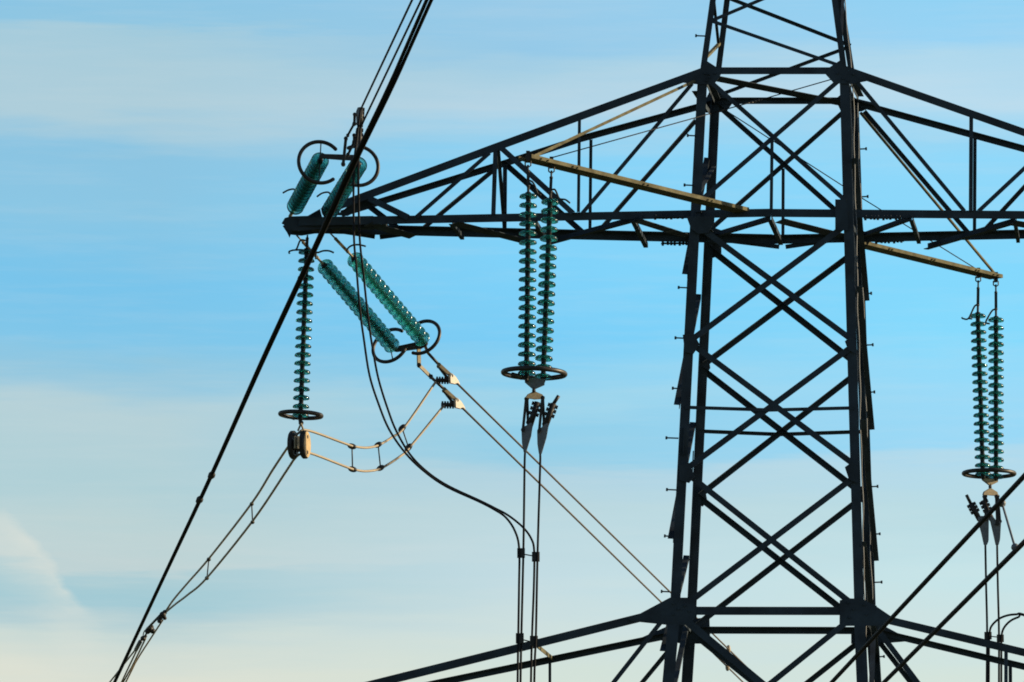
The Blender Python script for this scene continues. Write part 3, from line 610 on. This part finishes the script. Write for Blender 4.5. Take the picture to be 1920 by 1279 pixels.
# links between the lower yoke and the clamps
lk = root('chain_link', U(786, 654, 95.1), 'pale bent link strap hanging from the brown yoke bar down to the lower cream clamp', 'link')
bm = NB(); P, Q = U(785, 650, 95.1), U(785.6, 684, 95.2); beam(bm, P, Q, Vector((.7, .7, 0)), Vector((-.7, .7, 0)), .09, .03); build('strap', bm, GOLD, lk)
bm = NB(); P, Q = U(787, 686, 95.2), U(808, 707, 95.4); d = (Q - P).normalized(); a_ = d.cross(Vector((-.9, 1, 0))).normalized(); beam(bm, P, Q, a_, d.cross(a_).normalized(), .07, .03); build('strap', bm, GOLD, lk)
bm = NB()
for p in ((785.6, 685), (808, 706.5), (785, 661)): lathe(bm, [(.045, -.06), (.045, .06)], frame(U(*p, 95.2), BACK), 8)
build('pin', bm, FIT, lk)
bm = NB(); P, Q = U(795, 646, 95.1), U(803, 664, 95.3); beam(bm, P, Q, RIGHT, BACK, .05, .03); build('strap', bm, GOLD, lk)
clamp('upper wedge clamp on the thin cables above the arm tip', 85.9, [(673.5, 200), (667.5, 208), (668.5, 236), (674, 238), (676, 215)], [((665, 215), (664.5, 232), .05, -.05, FIT), ((663, 234), (652, 254), .04, 0, FIT), ((648.5, 260), (643.5, 308), .055, .03, FIT)], ((675, 238), (677, 202)), 3, ALUD, nl=.05)
clamp('lower wedge clamp on the thin cables above the arm tip, behind the black cables', 86.1, [(670, 238), (666.5, 246), (667, 285), (671, 288), (674, 250)], [((664, 254), (664, 266), .05, -.05, FIT), ((663, 268), (652.5, 290), .045, 0, FIT)], ((673, 285), (674.5, 240)), 3, ALUD, nl=.05)

# ------------------------------------------------------------------ cables
def cable(pts, r, mat, label, group=None, m=8, smooth=True, name='power_cable'):
    bm = NB(); tube(bm, catmull(pts, m) if smooth else pts, r, 10)
    return build(name, bm, mat, None, True, label, 'cable', group)
def ray(P, Q, s): return P + (Q - P) * s
# incoming conductors towards the viewer (upper tension set)
GI = 'twin cables coming in over the arm tip'
for a, b, Y, lab in (((677, 204), (772.7, 0), 85.7, 'thin dark cable, leftmost of the cables crossing the top edge'), ((675.5, 240), (790, 0), 85.9, 'thin dark cable, second from the left at the top edge')):
    P, Q = U(*a, Y), U(*b, Y - 11); cable([P, Q, ray(P, Q, 3.5) + UP * .1], .0185, DARKC, lab, GI, smooth=False)
# black twin conductors passing in front of everything
GB = 'thick black twin cables crossing the picture from the top'
tw = []
for dx_, lab in ((-4.6, 'thick black cable, left one of the close pair crossing the picture from the top edge'), (4.6, 'thick black cable, right one of the close pair crossing the picture from the top edge')):
    k = [(804.5, 0, 66, 1.0), (733.5, 160, 69.3, .82), (666, 300, 72.4, .7), (592, 462, 76.4, .60), (497, 666, 82.2, .5), (396, 892, 89.6, .33), (306, 1084, 97.1, .24), (215, 1279, 106, .22)]
    pts = [U(u + dx_ * q * .95, v, Y) for u, v, Y, q in k]; tw.append(pts)
    a, b = pts[0], pts[1]; c, d = pts[-2], pts[-1]
    cable([ray(b, a, 6)] + pts + [ray(c, d, 10)], .0268, DARKC, lab, GB, 6)
for v, i in ((892, 5), ):
    pass
def node(u, v, Y, r, ax): bm = NB(); blob(bm, U(u, v, Y), r, ax, 1.5); return bm
SPG = 'spacers on the twin cables'
for u, v, Y, lab in ((397, 891, 89.55, 'dark spacer lump on the thick black cables, upper of two'), (374.5, 937, 91.2, 'dark spacer lump on the thick black cables, lower of two')):
    bm = NB(); a = tw[0][6] - tw[0][5]; blob(bm, U(u, v, Y), .07, a, 1.9); blob(bm, U(u - 3.5, v + 3, Y), .045, a, 1.2); build('cable_spacer', bm, FIT, None, True, lab, 'spacer', SPG)
# jumper from the upper set round to the drop cables
GJ = 'dark jumper cables curving down from above the arm tip'
ja = [(676, 206, 85.7), (669, 260, 85.6), (663.5, 320, 85.5), (663.5, 440, 85.4), (668.6, 506, 85.3), (675, 582, 85.2), (681.7, 632, 85.2), (692.7, 703, 85.1), (710, 758, 85.1), (730, 806, 85.1), (760.5, 850, 85.1), (795.6, 884, 85.1), (837, 912.5, 85.1), (897, 940, 85), (925, 954.5, 84.9), (948.6, 970.5, 84.9), (966, 997, 84.85), (973.5, 1030, 84.85), (973.2, 1100, 84.85), (971.8, 1192, 84.85), (970.4, 1290, 84.85), (966, 1700, 84.85)]
jb = [(675, 242, 85.9), (673, 290, 85.6), (672, 330, 85.5), (674, 440, 85.6), (681.7, 516, 85.6), (690.5, 598, 85.6), (699, 655, 85.6), (710, 712, 85.5), (727.7, 769, 85.5), (743, 808, 85.5), (768, 851, 85.4), (800, 884, 85.4), (840, 911, 85.3), (900, 939, 85.2), (928, 953, 85.1), (953, 966.5, 85), (979.8, 988, 85), (996, 1010, 84.95), (1001.6, 1034, 84.95), (1001, 1100, 84.95), (997.6, 1192, 84.95), (995.4, 1290, 84.95), (990, 1700, 84.95)]
cable([U(*p) for p in ja], .0205, DARKC, 'dark jumper cable curving from above the arm tip, ending on the left drop cable', GJ, 5)
cable([U(*p) for p in jb], .0205, DARKC, 'dark jumper cable curving from above the arm tip, ending on the right drop cable', GJ, 5)
GD = 'cables hanging from the wedge clamps'
cable([U(*p) for p in ((984.5, 846, 84.9), (983.5, 880, 84.9), (981.4, 1030, 84.9), (977.6, 1192, 84.9), (975.8, 1290, 84.9), (970, 1700, 84.9))], .0205, DARKC, 'dark cable dropping from the left grey clamp left of the tower', GD)
cable([U(*p) for p in ((1013, 850, 84.85), (1012.6, 880, 84.85), (1008, 1036, 84.85), (1004.8, 1192, 84.85), (1001.6, 1290, 84.85), (996, 1700, 84.85))], .0205, DARKC, 'dark cable dropping from the right grey clamp left of the tower', GD)
def pg_clamp(a, b, Y, h, lab, tie=None):
    bm = NB(); P, Q = U(*a, Y), U(*b, Y)
    beam(bm, P + DOWN * h, P + UP * h, RIGHT, BACK, abs(b[0] - a[0]) * px(Y) + .10, .07)
    for i in (-1, 0, 1):
        c = P + UP * h * .65 * i; lathe(bm, [(.03, -abs(b[0] - a[0]) * px(Y) / 2 - .07), (.03, abs(b[0] - a[0]) * px(Y) / 2 + .07)], frame(c, RIGHT), 6)
    r = root('parallel_clamp', P, lab, 'cable clamp', 'small clamps joining jumper and drop cables'); build('clamp_block', bm, FIT, r)
    if tie: bm = NB(); tube(bm, [U(*tie[0], Y), U(*tie[1], Y)], .011, 6); build('tie_rod', bm, FIT, r)
pg_clamp((977, 1037), (981, 1037), 84.88, .085, 'upper left clamp block where the jumper joins the drop cable', ((980, 1039), (1003, 1043)))
pg_clamp((1004.6, 1044), (1008.6, 1044), 84.9, .085, 'upper right clamp block where the jumper joins the drop cable')
pg_clamp((974.6, 1197), (979, 1197), 84.88, .09, 'lower left clamp block just above the lower crossarm', ((978, 1199), (998, 1204)))
pg_clamp((1001, 1202), (1005.4, 1202), 84.9, .09, 'lower right clamp block just above the lower crossarm')
# sunlit jumper through the cable weight to the far lower left
GL = 'sunlit twin jumper cables through the cable weight'
ua = [(817, 716, 95.4), (758.4, 801, 94.6), (736.5, 819, 94.3), (710, 834.5, 93.8), (688, 839.5, 93.4), (666, 837.5, 93), (653, 834, 92.8), (579, 807.5, 91.75), (560, 812, 91.5), (547, 828, 91.7), (512, 880, 94), (471.7, 944, 98.5), (392, 1047, 107), (352, 1093, 111), (326.6, 1123, 114), (312, 1144, 116)]
ub = [(832, 761, 95.6), (769, 838, 94.8), (752, 854.6, 94.5), (714.6, 878, 94), (688, 883.5, 93.6), (668.6, 881.5, 93.3), (653, 877, 93), (581, 849.5, 91.8), (562, 852, 91.5), (551, 862, 91.7), (539, 880, 92.6), (473, 978, 98.8), (387.5, 1084, 107.5), (351.6, 1115.6, 111), (330, 1132, 114), (313, 1146, 116)]
cable([U(*p) for p in ua], .0245, CABLE, 'upper tan cable of the sagging pair through the round weight', GL, 6)
cable([U(*p) for p in ub], .0245, CABLE, 'lower tan cable of the sagging pair through the round weight', GL, 6)
def spacer(a, b, Ya, Yb, lab, ra=.05, mat=FIT, ax=RIGHT, l=1.6, bar=.014):
    r = root('cable_spacer', U(*a, Ya), lab, 'spacer', SPG)
    bm = NB(); tube(bm, [U(*a, Ya), U(*b, Yb)], bar, 6); build('spacer_bar', bm, mat, r, True)
    for p, Y in ((a, Ya), (b, Yb)): bm = NB(); blob(bm, U(*p, Y), ra, ax, l); build('grip', bm, mat, r, True)
j1, j2 = U(653, 834, 93), U(666, 837.5, 93); ax1 = j2 - j1
spacer((660, 837), (661, 880), 92.95, 93.2, 'left upright spacer on the sagging tan cables', .058, FIT, ax1, 1.6)
spacer((709, 834), (713.5, 877.5), 93.8, 94, 'middle upright spacer at the bottom of the sag in the tan cables', .055, FIT, U(730, 823, 94) - U(709, 834, 94), 1.6)
spacer((754, 803), (766, 839), 94.6, 94.8, 'right slanted spacer on the tan cables, beside the dark jumper', .062, FIT, U(770, 786, 94) - U(754, 803, 94), 1.6)
axl = U(392, 1047, 107) - U(471, 944, 98.5)
spacer((472, 945), (473.5, 979), 98.5, 98.8, 'spacer on the tan cables low left, nearer the round weight', .045, FIT, axl, 1.3)
spacer((391.5, 1049), (388, 1084), 107, 107.5, 'spacer on the tan cables low left, nearer their meeting point', .050, FIT, axl, 1.3)
# outgoing conductors, away behind the tower
GO = 'twin cables running away behind the tower'
for a, b, Y, lab in (((858, 720), (1429, 1279), 95.5, 'upper thin tan cable running down right behind the tower'), ((868, 766), (1393, 1279), 95.7, 'lower thin tan cable running down right behind the tower')):
    P, Q = U(*a, Y), U(*b, 138); k = [P] + [P.lerp(Q, s) for s in (.25, .5, .75)] + [Q, ray(P, Q, 3)]
    cable(k, .0215, CABLED, lab, GO, smooth=False)
def on(a, b, Ya, Yb, u):      # point of the 3-D line that is seen at photo column u
    P, Q = U(*a, Ya), U(*b, Yb)
    lo, hi = 0, 1
    for _ in range(40):
        m = (lo + hi) / 2; p = P.lerp(Q, m); x = 960 + F * p.x / (p.y * math.cos(PITCH) + (p.z - CAM.z) * math.sin(PITCH))
        if x < u: lo = m
        else: hi = m
    return P.lerp(Q, lo)
spp = root('cable_spacer', on((858, 720), (1429, 1279), 95.5, 138, 1366), 'tiny spacer on the thin tan cables seen between the tower legs', 'spacer', SPG)
pa, pb = on((858, 720), (1429, 1279), 95.5, 138, 1366), on((868, 766), (1393, 1279), 95.7, 138, 1364)
for p in (pa, pb): bm = NB(); blob(bm, p, .06, UP, 2.0); build('grip', bm, CABLE, spp, True)
bm = NB(); tube(bm, [pa, pb], .012, 6); build('spacer_bar', bm, CABLE, spp)
# right-hand drop cables and their loops
cable([U(*p) for p in ((1847.5, 1020, 96.7), (1849, 1100, 96.7), (1850.8, 1183, 96.7), (1850, 1290, 96.7), (1848, 1700, 96.7))], .0225, DARKC, 'dark cable dropping from the left clamp at the right edge', GD)
cable([U(*p) for p in ((1869.5, 1020, 96.75), (1871, 1100, 96.75), (1873, 1183, 96.75), (1873, 1290, 96.75), (1872, 1700, 96.75))], .0225, DARKC, 'dark cable dropping from the right clamp at the right edge', GD)
GR = 'looping jumper cables at the lower right edge'
cable([U(*p) for p in ((1852, 1700, 96.6), (1854, 1279, 96.6), (1854.5, 1205, 96.6), (1856, 1183, 96.6), (1860.6, 1172, 96.6), (1873, 1160.5, 96.6), (1889, 1154, 96.6), (1906, 1152, 96.6), (1920, 1152.7, 96.6), (1990, 1180, 96.6), (2080, 1230, 96.6))], .0225, DARKC, 'outer looping cable at the lower right edge', GR)
cable([U(*p) for p in ((1876, 1700, 96.6), (1877.5, 1279, 96.6), (1877.5, 1210, 96.6), (1878.6, 1188, 96.6), (1884, 1175, 96.6), (1895, 1164, 96.6), (1909, 1157.5, 96.6), (1922, 1154.5, 96.6), (1990, 1190, 96.6), (2080, 1240, 96.6))], .0225, DARKC, 'inner looping cable at the lower right edge', GR)
pg_clamp((1852.5, 1192), (1856.5, 1192), 96.65, .075, 'left clamp block on the looping cables at the right edge', ((1856, 1193), (1873, 1195)))
pg_clamp((1875.5, 1197), (1879, 1197), 96.65, .075, 'right clamp block on the looping cables at the right edge')
# near conductors across the lower right corner
GN = 'thick near cables across the lower right corner'
na, nb = ((1920, 893, 43), (1560, 1279, 54)), ((1920, 1017, 43), (1658, 1279, 52))
for k, lab in ((na, 'upper thick dark cable crossing the lower right corner in front of the tower leg'), (nb, 'lower thick dark cable crossing the lower right corner')):
    P, Q = U(*k[0]), U(*k[1]); cable([ray(Q, P, 2.5), P, P.lerp(Q, .5), Q, ray(P, Q, 5)], .0245, DARKC, lab, GN, smooth=False)
axn = U(*na[1]) - U(*na[0])
spacer((1879, 944), (1903, 1026), 44.2, 43.6, 'slanting spacer joining the two thick near cables at the right edge', .036, ALUD, axn, 1.5, .012)

# ------------------------------------------------------------------ round cable weight
cw = root('cable_weight', U(561, 808, 91.5), 'round two-disc cable weight below the vertical string, its right face sunlit yellow', 'weight')
axw = Vector((.975, -.22, 0)).normalized()
cc = U(560.5, 834, 91.5)
def wdisc(off, th, r, holes):
    bm = NB(); M = frame(cc + axw * off, axw, UP); lathe(bm, [(r - .02, -th / 2), (r, -th / 2 + .02), (r, th / 2 - .02), (r - .02, th / 2)], M, 32)
    o = build('weight_disc', bm, FIT, cw)
    if off > 0: bm = NB(); lathe(bm, [(r - .025, th / 2), (r - .025, th / 2 + .006)], M, 32); build('sunlit_face', bm, HSTEEL, o)  # thin added disc whose colour paints sunlight on the right face; rim stays dark
    bm = NB()
    for a in (-.15, .15): lathe(bm, [(.035, th / 2 - .02), (.035, th / 2 + .016)], M @ Matrix.Translation((a, .0, 0)), 8)
    build('bolt', bm, FIT, o)
HSTEEL = material('sunlit_weight_steel', (.60, .42, .20), .6, 0, .15, 10)  # ochre tone stands for sunlight on the weight's right face
wdisc(.115, .10, .275, 2); wdisc(-.115, .10, .275, 2)
for o in (-.058, .0):
    bm = NB(); c_ = cc + axw * o + FRONT * .34; a_ = Vector((.75, .66, 0)); beam(bm, c_ + DOWN * .12, c_ + UP * .12, a_, Vector((-.66, .75, 0)), .045, .02); build('side_plate', bm, GOLD, cw)
bm = NB(); beam(bm, cc + DOWN * .10, cc + UP * .10, RIGHT, BACK, .10, .60); build('guide_block', bm, FIT, cw)
bm = NB(); lathe(bm, [(.09, -.09), (.09, .09)], frame(cc + BACK * .1, axw), 16); build('hub', bm, FIT, cw)
bm = NB(); t0 = U(564.5, 794, 91.5); tube(bm, [t0, U(558.5, 808, 91.5)], .020, 6); tube(bm, [t0, U(569.5, 808, 91.5)], .020, 6); build('hanger', bm, GOLD, cw)

# ------------------------------------------------------------------ far dead-end fittings low left
fl = root('cable_joint', U(306, 1152, 116), 'dark cluster of cable fittings low left where the tan cables meet', 'cable joint')
def fb(name, pts, r, mat=FIT, m=None): bm = NB(); tube(bm, [U(*p) for p in pts], r, 8); build(name, bm, mat, fl, True)
bm = NB()
for u, v, r in ((309, 1148, .06), (305, 1153, .085), (301, 1157, .07), (309, 1159, .05), (299.5, 1164, .065)): blob(bm, U(u, v, 116), r, U(281, 1181, 118) - U(306, 1152, 116), 1.3)
build('joint_block', bm, FIT, fl, True)
bm = NB()
for u, v, r in ((281, 1180, .09), (277, 1184, .07), (286, 1183, .07), (284, 1176, .06)): blob(bm, U(u, v, 118), r, U(260, 1209, 120) - U(281, 1181, 118), 1.5)
build('joint_block', bm, FIT, fl, True)
bm = NB(); blob(bm, U(268, 1197, 119), .065); blob(bm, U(273, 1193, 119), .04); build('ball_fitting', bm, FIT, fl, True)
fb('sleeve', [(263, 1203, 119.5), (255, 1218, 120.5)], .055, ALUD)
fb('link_rod', [(302, 1152, 116), (275, 1180, 118)], .030); fb('link_rod', [(278, 1184, 118), (268, 1197, 119)], .022); fb('link_rod', [(268, 1197, 119), (262, 1204, 119.5)], .022)
bm = NB(); tube(bm, catmull([U(*p) for p in ((280, 1178, 118), (272, 1182, 118), (268.5, 1190, 118.5), (270, 1197, 119))], 4), .014, 6); build('arcing_horn', bm, FIT, fl, True)
GF = 'thin far cables converging at the lower left'
for k, lab in (([(254, 1218, 120.5), (218.7, 1263, 124), (206, 1279, 125.5)], 'thin far cable touching the thick black cables low left'), ([(257, 1218, 120.5), (228, 1279, 126)], 'thin far cable second from the black cables low left'),
               ([(273, 1197, 119), (248.5, 1248, 123), (231, 1279, 126)], 'thin far cable third from the black cables low left'), ([(305, 1163, 116), (286, 1192, 118.5), (256, 1239, 122.5), (236, 1279, 126)], 'thin far cable farthest right of the group low left')):
    pts = [U(*p) for p in k]; cable(pts + [ray(pts[-2], pts[-1], 8)], .021, CABLE, lab, GF, 4, len(k) > 2)
